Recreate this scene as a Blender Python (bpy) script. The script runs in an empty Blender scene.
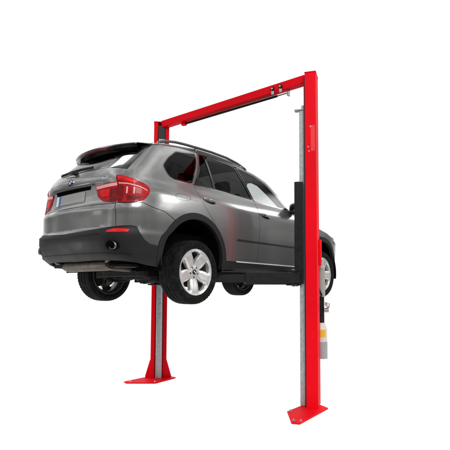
import bpy, math, random
from mathutils import Vector, Matrix, geometry
random.seed(7)
R = math.radians
scene = bpy.context.scene
COL = scene.collection

WP = dict(c0=.60, c1=.80, floor=.035, wall=.19, ceil=.40, ceil2=.15, tube=1.0,
          bars=[(1.12,.14,.40,.52,7.),(1.64,.02,.17,.21,2.5),(1.75,.02,.14,.17,2.),(1.62,.14,.14,.42,.5),(-.70,.24,.80,.93,14.),(-1.87,.06,.03,.08,2.5),(-1.75,.25,.3,.55,.4),(1.29,.05,.0,.10,.35),(-2.3,.1,.0,.5,.6)])
LAMPS = [('overhead_fill', (-2.5,-5.5,5.5), (.5,-.5,1.8), 2.0, 235), ('side_fill', (3.5,-6.0,4.5), (1.5,-1,2), 1.2, 60), ('far_column_fill', (-3.2,2.2,.8), (1.5,1.3,1.2), 1.2, 55)]  # unseen fill lamps, added for brightness; the left one lifts the far column

# ------------------------------------------------------------------ materials
def newmat(name):
    m = bpy.data.materials.new(name); m.use_nodes = True
    nt = m.node_tree; nt.nodes.clear()
    out = nt.nodes.new('ShaderNodeOutputMaterial')
    return m, nt, out
def setin(n, **kw):
    for k, v in kw.items():
        k = k.replace('_', ' ')
        if k in n.inputs: n.inputs[k].default_value = v
def principled(name, col, rough=.5, metal=0., coat=0., coat_rough=.03, noise=0., nscale=8., bump=0., bscale=60., rvar=0., spec=.5, dirt=None, dscale=3., ior=1.5):
    m, nt, out = newmat(name)
    b = nt.nodes.new('ShaderNodeBsdfPrincipled')
    setin(b, Base_Color=(*col, 1), Roughness=rough, Metallic=metal, Coat_Weight=coat, Coat_Roughness=coat_rough, Specular_IOR_Level=spec, IOR=ior)
    tc = nt.nodes.new('ShaderNodeTexCoord')
    if noise or rvar or dirt:
        n = nt.nodes.new('ShaderNodeTexNoise'); setin(n, Scale=nscale, Detail=6., Roughness=.6)
        nt.links.new(tc.outputs['Object'], n.inputs['Vector'])
        if noise:
            mr = nt.nodes.new('ShaderNodeMapRange'); setin(mr, To_Min=1-noise, To_Max=1+noise, From_Min=.3, From_Max=.7)
            nt.links.new(n.outputs['Fac'], mr.inputs['Value'])
            hv = nt.nodes.new('ShaderNodeHueSaturation'); hv.inputs['Color'].default_value = (*col, 1)
            nt.links.new(mr.outputs[0], hv.inputs['Value'])
            last = hv.outputs['Color']
            if dirt:
                n2 = nt.nodes.new('ShaderNodeTexNoise'); setin(n2, Scale=dscale, Detail=8., Roughness=.7)
                nt.links.new(tc.outputs['Object'], n2.inputs['Vector'])
                cr = nt.nodes.new('ShaderNodeMapRange'); setin(cr, From_Min=.5, From_Max=.75, To_Min=0., To_Max=.8)
                nt.links.new(n2.outputs['Fac'], cr.inputs['Value'])
                mx = nt.nodes.new('ShaderNodeMixRGB'); mx.inputs['Color2'].default_value = (*dirt, 1)
                nt.links.new(cr.outputs[0], mx.inputs['Fac']); nt.links.new(last, mx.inputs['Color1']); last = mx.outputs['Color']
            nt.links.new(last, b.inputs['Base Color'])
        if rvar:
            mr = nt.nodes.new('ShaderNodeMapRange'); setin(mr, To_Min=max(rough-rvar, .02), To_Max=rough+rvar, From_Min=.3, From_Max=.7)
            nt.links.new(n.outputs['Fac'], mr.inputs['Value']); nt.links.new(mr.outputs[0], b.inputs['Roughness'])
    if bump:
        nb = nt.nodes.new('ShaderNodeTexNoise'); setin(nb, Scale=bscale, Detail=3.)
        nt.links.new(tc.outputs['Object'], nb.inputs['Vector'])
        bp = nt.nodes.new('ShaderNodeBump'); setin(bp, Strength=bump, Distance=.002)
        nt.links.new(nb.outputs['Fac'], bp.inputs['Height']); nt.links.new(bp.outputs['Normal'], b.inputs['Normal'])
    nt.links.new(b.outputs[0], out.inputs[0])
    return m
def glassmat(name, tint, refl=.7):
    m, nt, out = newmat(name)
    t = nt.nodes.new('ShaderNodeBsdfTransparent'); t.inputs[0].default_value = (*tint, 1)
    g = nt.nodes.new('ShaderNodeBsdfGlossy'); g.inputs['Roughness'].default_value = .015; g.inputs[0].default_value = (refl, refl, refl, 1)
    lw = nt.nodes.new('ShaderNodeLayerWeight'); lw.inputs['Blend'].default_value = .5
    pw = nt.nodes.new('ShaderNodeMath'); pw.operation = 'POWER'; nt.links.new(lw.outputs['Facing'], pw.inputs[0]); pw.inputs[1].default_value = 5.
    f = nt.nodes.new('ShaderNodeMath'); f.operation = 'MULTIPLY_ADD'; nt.links.new(pw.outputs[0], f.inputs[0]); f.inputs[1].default_value = .92; f.inputs[2].default_value = .06
    mx = nt.nodes.new('ShaderNodeMixShader')
    nt.links.new(f.outputs[0], mx.inputs[0]); nt.links.new(t.outputs[0], mx.inputs[1]); nt.links.new(g.outputs[0], mx.inputs[2])
    nt.links.new(mx.outputs[0], out.inputs[0])
    return m
def paintmat():
    m, nt, out = newmat('grey_metallic_paint')
    b = nt.nodes.new('ShaderNodeBsdfPrincipled')
    setin(b, Metallic=PAINT['metal'], Roughness=PAINT['rough'], Coat_Weight=.8, Coat_Roughness=.03, Coat_IOR=1.45)
    tc = nt.nodes.new('ShaderNodeTexCoord')
    v = nt.nodes.new('ShaderNodeTexVoronoi'); setin(v, Scale=900.)
    nt.links.new(tc.outputs['Object'], v.inputs['Vector'])
    n = nt.nodes.new('ShaderNodeTexNoise'); setin(n, Scale=2.2, Detail=5.)
    nt.links.new(tc.outputs['Object'], n.inputs['Vector'])
    mr = nt.nodes.new('ShaderNodeMapRange'); setin(mr, To_Min=.85, To_Max=1.12)
    nt.links.new(v.outputs['Color'], mr.inputs['Value'])
    hv = nt.nodes.new('ShaderNodeHueSaturation'); hv.inputs['Color'].default_value = (*PAINT['col'], 1)
    nt.links.new(mr.outputs[0], hv.inputs['Value']); nt.links.new(hv.outputs[0], b.inputs['Base Color'])
    # very slight orange peel / panel waviness
    bp = nt.nodes.new('ShaderNodeBump'); setin(bp, Strength=.05, Distance=.02)
    nt.links.new(n.outputs['Fac'], bp.inputs['Height']); nt.links.new(bp.outputs[0], b.inputs['Coat Normal'])
    nt.links.new(b.outputs[0], out.inputs[0])
    return m
PAINT = dict(col=(.256, .257, .253), metal=.74, rough=.25)
M = {}
M['paint'] = paintmat()
M['plastic'] = principled('black_bumper_plastic', (.013, .013, .014), .55, spec=.25, noise=.12, nscale=5, bump=.12, bscale=400, rvar=.08)
M['gloss_black'] = principled('gloss_black_trim', (.008, .008, .009), .12, coat=.6)
M['rubber'] = principled('tyre_rubber', (.006, .006, .0065), .8, spec=.12, noise=.35, nscale=30, dirt=(.035, .033, .030), dscale=16, bump=.25, bscale=160)
M['under'] = principled('underbody_black', (.012, .0115, .011), .75, spec=.15, noise=.4, nscale=9, dirt=(.05, .04, .03), dscale=7)
M['rust'] = principled('muffler_steel', (.10, .082, .066), .55, metal=.5, noise=.35, nscale=11, dirt=(.09, .045, .025), dscale=5)
M['alloy'] = principled('silver_alloy', (.74, .74, .72), .32, metal=.55, coat=.5, noise=.06, nscale=9, rvar=.05)
M['barrel'] = principled('wheel_barrel_metal', (.16, .16, .16), .45, metal=.7, noise=.3, nscale=14)
M['brake'] = principled('brake_disc_steel', (.09, .085, .08), .4, metal=.8, noise=.3, nscale=20)
M['chrome'] = principled('chrome', (.82, .82, .82), .1, metal=1.)
M['sill_silver'] = principled('pale_sill_strip', (.75, .75, .73), .35, metal=.2)
M['satin'] = principled('satin_aluminium', (.5, .5, .5), .28, metal=.9)
M['dark_satin'] = principled('dark_satin_rail', (.10, .10, .10), .3, metal=.7)
M['liner'] = principled('wheel_arch_liner', (.004, .004, .004), .9, noise=.3, nscale=14, spec=.0)
M['interior'] = principled('dark_interior', (.010, .0095, .0095), .8, spec=.1, noise=.2, nscale=14, bump=.2, bscale=200)
M['headliner'] = principled('grey_headliner', (.02, .019, .018), .9, noise=.1)
M['leather'] = principled('black_leather', (.02, .019, .018), .5, noise=.2, bump=.3, bscale=120)
M['glass_dark'] = glassmat('privacy_glass', (.045, .045, .045), .25)
M['glass_clear'] = glassmat('clear_glass', (.76, .79, .78), .5)
M['glass_rear'] = glassmat('rear_privacy_glass', (.06, .06, .06), .8)
M['red_paint'] = principled('red_powder_coat', (.80, .002, .010), .55, spec=.08, noise=.09, nscale=1.7, bump=.06, bscale=220, rvar=.06)
M['galv'] = principled('galvanised_steel', (.38, .40, .40), .5, metal=.35, noise=.22, nscale=26, rvar=.1)
M['black_metal'] = principled('black_steel', (.008, .008, .0085), .5, spec=.25, noise=.25, nscale=12, rvar=.1)
M['slot'] = principled('dark_column_slot', (.01, .011, .014), .6, noise=.2)
M['motor'] = principled('beige_grey_motor', (.34, .33, .30), .5, noise=.1)
M['tank_white'] = principled('cream_tank', (.66, .64, .58), .4, noise=.06)
M['tank_grey'] = principled('grey_tank', (.33, .34, .34), .45, noise=.08)
M['yellow'] = principled('yellow_sticker', (.75, .45, .03), .5)
M['steel'] = principled('bright_steel', (.5, .5, .5), .3, metal=.9, noise=.15)
M['white_lens'] = principled('clear_pale_lens', (.78, .52, .50), .12, coat=1.)
M['plate'] = principled('grey_plate', (.30, .295, .28), .35, coat=.3, noise=.04)
M['blue'] = principled('blue_band', (.03, .12, .50), .4)
M['white'] = principled('white_enamel', (.78, .78, .78), .3)
M['badge_black'] = principled('badge_black', (.01, .01, .012), .2)
def lampmat(name, c1, c2, scale):
    m, nt, out = newmat(name)
    b = nt.nodes.new('ShaderNodeBsdfPrincipled'); setin(b, Roughness=.4, Coat_Weight=.15, Coat_Roughness=.03, Specular_IOR_Level=.15)
    tc = nt.nodes.new('ShaderNodeTexCoord')
    mp = nt.nodes.new('ShaderNodeMapping'); mp.inputs['Scale'].default_value = (scale, scale, scale*2.2)
    nt.links.new(tc.outputs['Object'], mp.inputs[0])
    n = nt.nodes.new('ShaderNodeTexVoronoi'); setin(n, Scale=1.)
    nt.links.new(mp.outputs[0], n.inputs['Vector'])
    mr = nt.nodes.new('ShaderNodeMapRange'); setin(mr, From_Min=.1, From_Max=.9)
    nt.links.new(n.outputs['Distance'], mr.inputs['Value'])
    mx = nt.nodes.new('ShaderNodeMixRGB'); mx.inputs['Color1'].default_value = (*c1, 1); mx.inputs['Color2'].default_value = (*c2, 1)
    nt.links.new(mr.outputs[0], mx.inputs['Fac']); nt.links.new(mx.outputs[0], b.inputs['Base Color'])
    nt.links.new(b.outputs[0], out.inputs[0])
    return m
M['lamp_red'] = lampmat('red_lamp_lens', (.44, .003, .008), (.24, .002, .004), 9.)
M['lamp_dark'] = lampmat('dark_red_lamp_lens', (.20, .002, .004), (.09, .001, .002), 9.)
M['lamp_bright'] = lampmat('bright_red_lamp_lens', (.80, .008, .012), (.6, .004, .008), 9.)
M['lamp_pale'] = principled('pale_pink_lamp_strip', (.78, .34, .34), .25, coat=.2)

# ------------------------------------------------------------------ mesh builder
class G:
    def __init__(s): s.v = []; s.f = []; s.sm = []
    def raw(s, vs, fs, smooth=True):
        o = len(s.v); s.v += [tuple(a) for a in vs]
        for f in fs: s.f.append(tuple(i+o for i in f)); s.sm.append(smooth)
        return s
    def hexa(s, p):                       # 8 points: bottom 4 ccw, top 4 ccw
        return s.raw(p, [(3,2,1,0),(4,5,6,7),(0,1,5,4),(1,2,6,5),(2,3,7,6),(3,0,4,7)], False)
    def box(s, c, d, m=None):
        hx, hy, hz = d[0]/2, d[1]/2, d[2]/2
        p = [(-hx,-hy,-hz),(hx,-hy,-hz),(hx,hy,-hz),(-hx,hy,-hz),(-hx,-hy,hz),(hx,-hy,hz),(hx,hy,hz),(-hx,hy,hz)]
        if m is not None: p = [tuple(m @ Vector(a)) for a in p]
        return s.hexa([(a[0]+c[0], a[1]+c[1], a[2]+c[2]) for a in p])
    def prism(s, poly, z0, z1):
        n = len(poly)
        a = sum(poly[i][0]*poly[(i+1)%n][1]-poly[(i+1)%n][0]*poly[i][1] for i in range(n))
        if a < 0: poly = poly[::-1]
        vs = [(x,y,z0) for x,y in poly]+[(x,y,z1) for x,y in poly]
        fs = [tuple(range(n-1,-1,-1)), tuple(range(n,2*n))]+[(i,(i+1)%n,n+(i+1)%n,n+i) for i in range(n)]
        return s.raw(vs, fs, False)
    def cyl(s, p0, p1, r0, r1=None, n=20, caps=True):
        r1 = r0 if r1 is None else r1
        p0, p1 = Vector(p0), Vector(p1); d = (p1-p0).normalized()
        a = d.orthogonal().normalized(); b = d.cross(a)
        ring = [(math.cos(2*math.pi*i/n), math.sin(2*math.pi*i/n)) for i in range(n)]
        vs = [p0+a*(c*r0)+b*(t*r0) for c,t in ring]+[p1+a*(c*r1)+b*(t*r1) for c,t in ring]
        s.raw(vs, [(i,(i+1)%n,n+(i+1)%n,n+i) for i in range(n)], True)
        if caps:
            s.raw(vs[:n], [tuple(range(n-1,-1,-1))], False); s.raw(vs[n:], [tuple(range(n))], False)
        return s
    def tube(s, pts, r, n=10, flat=1.0):
        pts = [Vector(p) for p in pts]; k = len(pts); vs = []; up = Vector((0,0,1))
        for i,p in enumerate(pts):
            t = (pts[min(i+1,k-1)]-pts[max(i-1,0)]).normalized()
            a = t.cross(up); a = a.normalized() if a.length > 1e-4 else Vector((1,0,0)); b = a.cross(t)
            rr = r(i/(k-1)) if callable(r) else r
            for j in range(n):
                q = 2*math.pi*j/n; vs.append(p+a*(math.cos(q)*rr)+b*(math.sin(q)*rr*flat))
        fs = [(i*n+j, i*n+(j+1)%n, (i+1)*n+(j+1)%n, (i+1)*n+j) for i in range(k-1) for j in range(n)]
        s.raw(vs, fs, True)
        s.raw(vs[:n], [tuple(range(n))], False); s.raw(vs[-n:], [tuple(range(n-1,-1,-1))], False)
        return s
    def lathe_y(s, prof, n=64, c=(0,0,0), close=False, rad=None):   # prof: (radius, y)
        k = len(prof); vs = []
        for i in range(n):
            q = 2*math.pi*i/n
            for j,(r,y) in enumerate(prof):
                rr = r if rad is None else rad(i,j,r)
                vs.append((c[0]+rr*math.cos(q), c[1]+y, c[2]+rr*math.sin(q)))
        kk = k if close else k-1
        fs = [(i*k+j, i*k+(j+1)%k, ((i+1)%n)*k+(j+1)%k, ((i+1)%n)*k+j) for i in range(n) for j in range(kk)]
        return s.raw(vs, fs, True)
    def grid(s, rows):
        k = len(rows[0]); vs = [p for r in rows for p in r]
        return s.raw(vs, [(i*k+j, i*k+j+1, (i+1)*k+j+1, (i+1)*k+j) for i in range(len(rows)-1) for j in range(k-1)], True)
    def obj(s, name, mat, parent=None, origin=(0,0,0), bevel=0, sharp=35, solid=0, label=None, normals=None, local=False):
        me = bpy.data.meshes.new(name)
        o0 = origin
        me.from_pydata([(a[0]-o0[0], a[1]-o0[1], a[2]-o0[2]) for a in s.v], [], s.f)
        me.polygons.foreach_set('use_smooth', s.sm)
        me.materials.append(mat)
        me.update()
        if normals: me.normals_split_custom_set_from_vertices(normals)
        elif sharp: me.set_sharp_from_angle(angle=R(sharp))
        o = bpy.data.objects.new(name, me); COL.objects.link(o)
        if parent: o.parent = parent
        if bevel:
            b = o.modifiers.new('bevel', 'BEVEL'); b.width = bevel; b.segments = 2; b.limit_method = 'ANGLE'; b.angle_limit = R(40)
        if solid:
            b = o.modifiers.new('solid', 'SOLIDIFY'); b.thickness = solid; b.offset = -1
        if label: o['label'] = label
        return o
def empty(name, loc, label=None, cat=None, parent=None):
    e = bpy.data.objects.new(name, None); COL.objects.link(e); e.location = loc; e.empty_display_size = .1
    if parent: e.parent = parent
    if label: e['label'] = label
    if cat: e['category'] = cat
    return e

# ------------------------------------------------------------------ car body surface (maths)
def crom(pts,t):
    # catmull-rom over list of tuples, t in [0,len-1]
    n=len(pts);i=min(max(int(t),0),n-2);f=t-i
    p0=pts[max(i-1,0)];p1=pts[i];p2=pts[i+1];p3=pts[min(i+2,n-1)]
    return tuple(.5*((2*b)+(-a+c)*f+(2*a-5*b+4*c-d)*f*f+(-a+3*b-3*c+d)*f**3) for a,b,c,d in zip(p0,p1,p2,p3))
class Tab:
    # monotone-ish cubic (pchip) interpolation
    def __init__(s,pts):
        s.x=[a for a,b in pts];s.y=[b for a,b in pts];n=len(pts)
        h=[s.x[i+1]-s.x[i] for i in range(n-1)];d=[(s.y[i+1]-s.y[i])/h[i] for i in range(n-1)]
        m=[0]*n;m[0]=d[0];m[-1]=d[-1]
        for i in range(1,n-1):
            m[i]=0 if d[i-1]*d[i]<=0 else 2*d[i-1]*d[i]/(d[i-1]+d[i])
        s.m=m
    def __call__(s,v):
        x=s.x
        if v<=x[0]: return s.y[0]+s.m[0]*(v-x[0])
        if v>=x[-1]: return s.y[-1]+s.m[-1]*(v-x[-1])
        lo,hi=0,len(x)-1
        while hi-lo>1:
            k=(lo+hi)//2
            if x[k]<=v: lo=k
            else: hi=k
        h=x[hi]-x[lo];t=(v-x[lo])/h
        return ((2*t-3)*t*t+1)*s.y[lo]+((t-2)*t+1)*t*h*s.m[lo]+(3-2*t)*t*t*s.y[hi]+(t-1)*t*t*h*s.m[hi]
PATH=[(-1.15,0),(-1.142,.25),(-1.112,.48),(-1.055,.68),(-.94,.835),(-.76,.92),(-.48,.954),(0,.964),(.5,.967),(1,.967),(1.5,.967),(2,.965),(2.5,.962),(3,.955),(3.3,.93),(3.55,.85),(3.72,.65),(3.81,.35),(3.84,0)]
def _mirror0(): return [(PATH[1][0],-PATH[1][1])]+PATH+[(PATH[-2][0],-PATH[-2][1])]
def _build():
    pts=_mirror0();n=len(PATH);out=[];N=40
    for i in range(n-1):
        for k in range(N):
            out.append(crom(pts,1+i+k/N))
    out.append(PATH[-1])
    u=[0]
    for a,b in zip(out,out[1:]): u.append(u[-1]+math.hypot(b[0]-a[0],b[1]-a[1]))
    return out,u
_P,_U=_build();UMAX=_U[-1]
def _pt(u):
    sg=1
    if u<0: u=-u;sg=-1
    u=min(u,UMAX);lo,hi=0,len(_U)-1
    while hi-lo>1:
        k=(lo+hi)//2
        if _U[k]<=u: lo=k
        else: hi=k
    f=(u-_U[lo])/(_U[hi]-_U[lo]);a,b=_P[lo],_P[hi]
    return a[0]+(b[0]-a[0])*f,sg*(a[1]+(b[1]-a[1])*f)
_cache={}
def path(u):
    u=min(max(u,0),UMAX)
    if u in _cache: return _cache[u]
    x,y=_pt(u);w=.26 if u<2.2 else .10
    tx=ty=0
    for k in (.35,.7,1.):
        a=_pt(u-w*k);b=_pt(min(u+w*k,UMAX));L=math.hypot(b[0]-a[0],b[1]-a[1]);tx+=(b[0]-a[0])/L;ty+=(b[1]-a[1])/L
    L=math.hypot(tx,ty)
    r=(x,y,-ty/L,tx/L);_cache[u]=r
    return r
DS=Tab([(.15,-.20),(.25,-.14),(.31,-.10),(.345,-.065),(.40,-.042),(.48,-.03),(.6,-.018),(.72,-.008),(.85,0),(.95,.002),(1.05,0),(1.12,-.006),(1.17,-.022),(1.22,-.045),(1.28,-.074),(1.34,-.098),(1.5,-.165),(1.65,-.235),(1.74,-.285),(1.80,-.325)])
DR=Tab([(.30,-.30),(.38,-.18),(.42,-.09),(.46,-.05),(.52,-.02),(.60,0),(.65,0),(.67,-.006),(.695,-.03),(.72,-.045),(.85,-.048),(.92,-.045),(.955,-.06),(1.0,-.078),(1.08,-.09),(1.17,-.095),(1.205,-.09),(1.235,-.078),(1.28,-.085),(1.34,-.115),(1.38,-.145),(1.42,-.182),(1.5,-.265),(1.6,-.375),(1.68,-.465),(1.76,-.545)])
TILT=.022
def S(u,z,off=0.):
    """car body surface, u signed: + right side (y<0), - left. returns car-frame point"""
    s=-1 if u>=0 else 1
    px,py,nx,ny=path(abs(u))
    k=max(0.,(.30-px)/1.45)
    if z<.55: k=k**(1+3*min(1.,(.55-z)/.12))
    x=px-DR(z)*k+nx*off
    y=py*(1+DS(z)/.964)+ny*off if px<2 else py+ny*(DS(z)+off)
    if px>=2: x=px+nx*(DS(z)+off)
    return (x,s*y,z-TILT*x)
# ------------------------------------------------------------------ car body
BZ = 1.3965                       # height of the car's datum above the floor
CARLOC = Vector((1.3, 0, BZ))
CO = (1.3, 0, 0)                  # car-frame point that sits at the car's root
car = empty('suv_car', CARLOC, 'grey metallic SUV raised on the red lift, seen from its rear corner', 'car')
U0 = 1.85                         # u where x = 0 on the flank
def inpoly(p, poly):
    x, y = p; c = False; n = len(poly)
    for i in range(n):
        x1,y1 = poly[i]; x2,y2 = poly[(i+1)%n]
        if (y1 > y) != (y2 > y) and x < (x2-x1)*(y-y1)/(y2-y1)+x1: c = not c
    return c
def dense(poly, sp):
    out = []; n = len(poly)
    for i in range(n):
        a, b = poly[i], poly[(i+1)%n]; L = math.hypot(b[0]-a[0], b[1]-a[1]); k = max(1, int(math.ceil(L/sp)))
        for j in range(k): out.append((a[0]+(b[0]-a[0])*j/k, a[1]+(b[1]-a[1])*j/k))
    return out
def chaikin(poly, it=2):
    for _ in range(it):
        o = []
        for i in range(len(poly)):
            a, b = poly[i], poly[(i+1)%len(poly)]
            o += [(a[0]*.75+b[0]*.25, a[1]*.75+b[1]*.25), (a[0]*.25+b[0]*.75, a[1]*.25+b[1]*.75)]
        poly = o
    return poly
def roundc(poly, r):
    o = []; n = len(poly)
    for i in range(n):
        a, b, c = Vector(poly[i-1]), Vector(poly[i]), Vector(poly[(i+1)%n])
        k1 = min(r, (a-b).length*.45); k2 = min(r, (c-b).length*.45)
        p0 = b+(a-b).normalized()*k1; p2 = b+(c-b).normalized()*k2
        for t in (0,.25,.5,.75,1.): o.append(tuple(p0*(1-t)**2+b*2*t*(1-t)+p2*t*t))
    return o
def arc(cu, cz, r, a0, a1, n=14):
    return [(cu+r*math.cos(R(a0+(a1-a0)*i/n)), cz+r*math.sin(R(a0+(a1-a0)*i/n))) for i in range(n+1)]
def segd(p, poly):
    m = 9
    for i in range(len(poly)):
        a, b = poly[i], poly[(i+1)%len(poly)]; dx, dy = b[0]-a[0], b[1]-a[1]; L = dx*dx+dy*dy
        t = max(0, min(1, ((p[0]-a[0])*dx+(p[1]-a[1])*dy)/L)) if L else 0
        m = min(m, math.hypot(p[0]-a[0]-t*dx, p[1]-a[1]-t*dy))
    return m
def triangulate(outline, holes, sp, edge):
    loops = [dense(outline, edge)]+[dense(h, edge) for h in holes]
    pts = []; edges = []
    for l in loops:
        o = len(pts); pts += l; edges += [(o+i, o+(i+1)%len(l)) for i in range(len(l))]
    nb = len(pts)
    us = [p[0] for p in loops[0]]; zs = [p[1] for p in loops[0]]
    row = 0; z = min(zs)+sp/2
    while z < max(zs):
        u = min(us)+(sp/2 if row % 2 else sp*.98)
        while u < max(us):
            p = (u, z)
            if inpoly(p, loops[0]) and not any(inpoly(p, h) for h in loops[1:]) and min(segd(p, l) for l in loops) > sp*.42: pts.append(p)
            u += sp
        z += sp*.87; row += 1
    r = geometry.delaunay_2d_cdt([Vector(p) for p in pts], edges, [], 0, 1e-6)
    vs = [(v[0], v[1]) for v in r[0]]; tris = []
    for f in r[2]:
        c = (sum(vs[i][0] for i in f)/len(f), sum(vs[i][1] for i in f)/len(f))
        if inpoly(c, loops[0]) and not any(inpoly(c, h) for h in loops[1:]): tris.append(tuple(f))
    # boundary edges of the kept faces
    cnt = {}
    for f in tris:
        for i in range(len(f)):
            a, b = f[i], f[(i+1)%len(f)]; k = (min(a,b), max(a,b)); cnt.setdefault(k, []).append((a,b))
    bd = [v[0] for v in cnt.values() if len(v) == 1]
    return vs, tris, bd
def Snorm(u, z, off=0):
    e = .004
    a = Vector(S(u-e, z, off)); b = Vector(S(u+e, z, off)); c = Vector(S(u, z-e, off)); d = Vector(S(u, z+e, off))
    n = (b-a).cross(d-c)
    if n.length < 1e-9: return Vector((0,0,1))
    n.normalize(); x, y, zz = S(u, z)
    if n.dot(Vector((x-1.3, y*2, 0))) < 0: n = -n
    return n
def surf_panel(name, mat, parent, outline, holes=(), sp=.045, edge=.03, off=0., th=.012, fn=None, label=None, sides=(1,), crown=0.):
    """sheet-metal panel: outline in (u, z) laid on the body surface, with returned edges"""
    fs, fn_ = S, fn
    vs, tris, bd = triangulate(outline, list(holes), sp, edge)
    objs = []
    for sd in sides:
        P = [Vector(S(sd*u, z, off)) for u,z in vs]; N = [Snorm(sd*u, z) for u,z in vs]
        g = G(); fl = []
        # orientation
        flip = sum((P[f[1]]-P[f[0]]).cross(P[f[2]]-P[f[0]]).dot(N[f[0]]) for f in tris) < 0
        for f in tris: fl.append(f[::-1] if flip else f)
        g.raw(P, fl); nor = list(N)
        if th:
            v2 = []; f2 = []; n2 = []
            for a,b in bd:
                if flip: a,b = b,a
                t = (P[b]-P[a]).normalized(); o = t.cross(N[a]).normalized(); k = len(v2)
                ia = P[a]-N[a]*th; ib = P[b]-N[b]*th
                v2 += [P[a]+o*0, ia, ib, P[b]]; f2.append((k, k+1, k+2, k+3)); n2 += [o]*4
            g.raw(v2, f2); nor += n2
        objs.append(g.obj(name, mat, parent, CO, normals=[tuple(n) for n in nor], label=label))
    return objs
GAP = .0035
# ---- shared outline pieces (right flank, u forward from the rear centre line)
RA, FA = (1.815, .400), (4.752, .395)      # wheel-arch centres
RI, RO = .492, .562
door_rear_cut = [(2.165,.842),(2.09,.925),(1.99,1.02),(1.895,1.13),(1.852,1.25),(1.843,1.312)]
roof_edge = [(1.0,1.742),(1.15,1.768),(1.52,1.798),(1.80,1.820),(2.12,1.846),(2.45,1.854),(2.75,1.844),(2.98,1.812),(3.10,1.79)]
bump_top = [(0,.668),(.393,.690),(.652,.715),(.909,.735),(.972,.725),(1.028,.674),(1.102,.592),(1.17,.552),(1.268,.541)]
def mir(l): return [(-u,z) for u,z in l[::-1]]
def up(l, d): return [(u,z+d) for u,z in l]

# ---- painted panels
qwin_o = roundc([(1.286,1.478),(1.350,1.612),(1.505,1.738),(2.108,1.805),(1.813,1.322),(1.487,1.317),(1.425,1.345)], .045)
q = [(.722,.981)]+[(.853,.976),(.958,.988),(1.013,.989),(1.132,.952),(1.314,.922),(1.455,.854)]
q += arc(*RA, RO+GAP, 128.0, 51.5, 18) + door_rear_cut[1:] + [(1.850,1.322),(2.02,1.578),(2.165,1.813)]
q += [(2.12,1.846),(1.80,1.820),(1.52,1.798),(1.15,1.768),(1.0,1.742),(.935,1.67),(.900,1.53),(.866,1.388),(.858,1.362),(.750,1.293)]
surf_panel('quarter_panel', M['paint'], car, q, [qwin_o], sides=(1,-1))
bc = [(.722,.975),(.853,.970),(.958,.982),(1.013,.983),(1.130,.946),(1.312,.916),(1.448,.849)] + arc(*RA, RO+GAP, 129.5, 165.5, 10) + up(bump_top[3:][::-1], .004) + [(.757,.728),(.741,.905)]
surf_panel('bumper_cover', M['paint'], car, bc, sides=(1,-1))
low = up(bump_top[:3], .004)+[(.751,.727),(.735,.905),(.715,.966)]
surf_panel('lower_tailgate', M['paint'], car, mir(low)[:-1]+low, sp=.04)
hs = [(.714,.972),(.744,1.290),(.852,1.358)]
hatch = surf_panel('hatch', M['paint'], car, mir(hs)+hs+[(.6,1.379),(0,1.384),(-.6,1.379)], sp=.04)[0]
rear_door_o = [(1.849,1.310),(1.858,1.25),(1.901,1.13),(1.996,1.02),(2.096,.928),(2.172,.842)]+arc(*RA, RO+GAP, 50.5, 4.5, 12)+[(2.40,.444),(2.997,.444),(3.026,.70),(3.036,1.0),(3.018,1.283),(2.43,1.312),(2.2,1.318)]
rd = surf_panel('rear_door', M['paint'], car, rear_door_o, sides=(1,-1))
fd_o = [(3.024,1.281),(3.042,1.0),(3.032,.70),(3.003,.444),(4.06,.444),(4.10,.60),(4.09,1.0),(4.02,1.20),(3.93,1.262),(3.5,1.272)]
fd = surf_panel('front_door', M['paint'], car, fd_o, sides=(1,-1))
fe_o = [(4.066,.444),(4.106,.60),(4.096,1.0),(4.026,1.205),(4.05,1.215),(4.25,1.15),(4.6,1.07),(4.9,1.02),(5.1,.96),(5.22,.86),(5.27,.72)]+arc(*FA, RO+GAP, 32, 176, 20)
surf_panel('fender', M['paint'], car, fe_o, sides=(1,-1))
fb = [(5.275,.70)]+arc(*FA, RO+GAP, 30, -4, 8)+[(5.45,.345),(UMAX,.345),(UMAX,.93),(5.8,.93),(5.4,.90),(5.227,.86)]
surf_panel('front_bumper', M['paint'], car, fb, sides=(1,-1))
cant = [(2.172,1.814),(2.128,1.845),(2.45,1.854),(2.75,1.844),(2.98,1.812),(3.10,1.79),(3.29,1.757),(3.519,1.668),(3.672,1.525),(3.841,1.377),(3.945,1.270),(3.865,1.268),(3.80,1.338),(3.65,1.482),(3.49,1.625),(3.29,1.722),(3.09,1.762),(2.95,1.783),(2.73,1.806),(2.467,1.818)]
surf_panel('roof_side', M['paint'], car, cant, sides=(1,-1), sp=.03)

# ---- black cladding
blk = bump_top+arc(*RA, RO+GAP, 166, 187.5, 6)+[(1.10,.338),(.95,.360),(.75,.378),(.4,.384),(0,.378)]
bumper = surf_panel('bumper', M['plastic'], car, mir(bump_top)[:-1]+blk+mir(arc(*RA, RO+GAP, 166, 187.5, 6)+[(1.10,.338),(.95,.360),(.75,.378),(.4,.384)]), sp=.04, off=.006, th=.03)[0]
surf_panel('arch_trim', M['plastic'], car, arc(*RA, RO, -8, 188, 40)+arc(*RA, RI, 188, -8, 40), off=.008, th=.05, sp=.035, sides=(1,-1))
surf_panel('arch_trim', M['plastic'], car, arc(*FA, RO, -8, 188, 40)+arc(*FA, RI, 188, -8, 40), off=.008, th=.05, sp=.035, sides=(1,-1))
surf_panel('sill', M['plastic'], car, [(2.375,.436),(2.372,.335),(4.20,.335),(4.20,.436)], off=.004, th=.03, sides=(1,-1))
surf_panel('sill_trim', M['sill_silver'], car, [(2.58,.438),(4.15,.438),(4.15,.453),(2.58,.453)], off=.006, th=.01, sides=(1,-1), edge=.06)
surf_panel('rub_strip', M['plastic'], car, [(2.56,.712),(3.03,.712),(3.03,.730),(2.58,.730)], off=.010, th=.012, sides=(1,-1), edge=.05)
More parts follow.
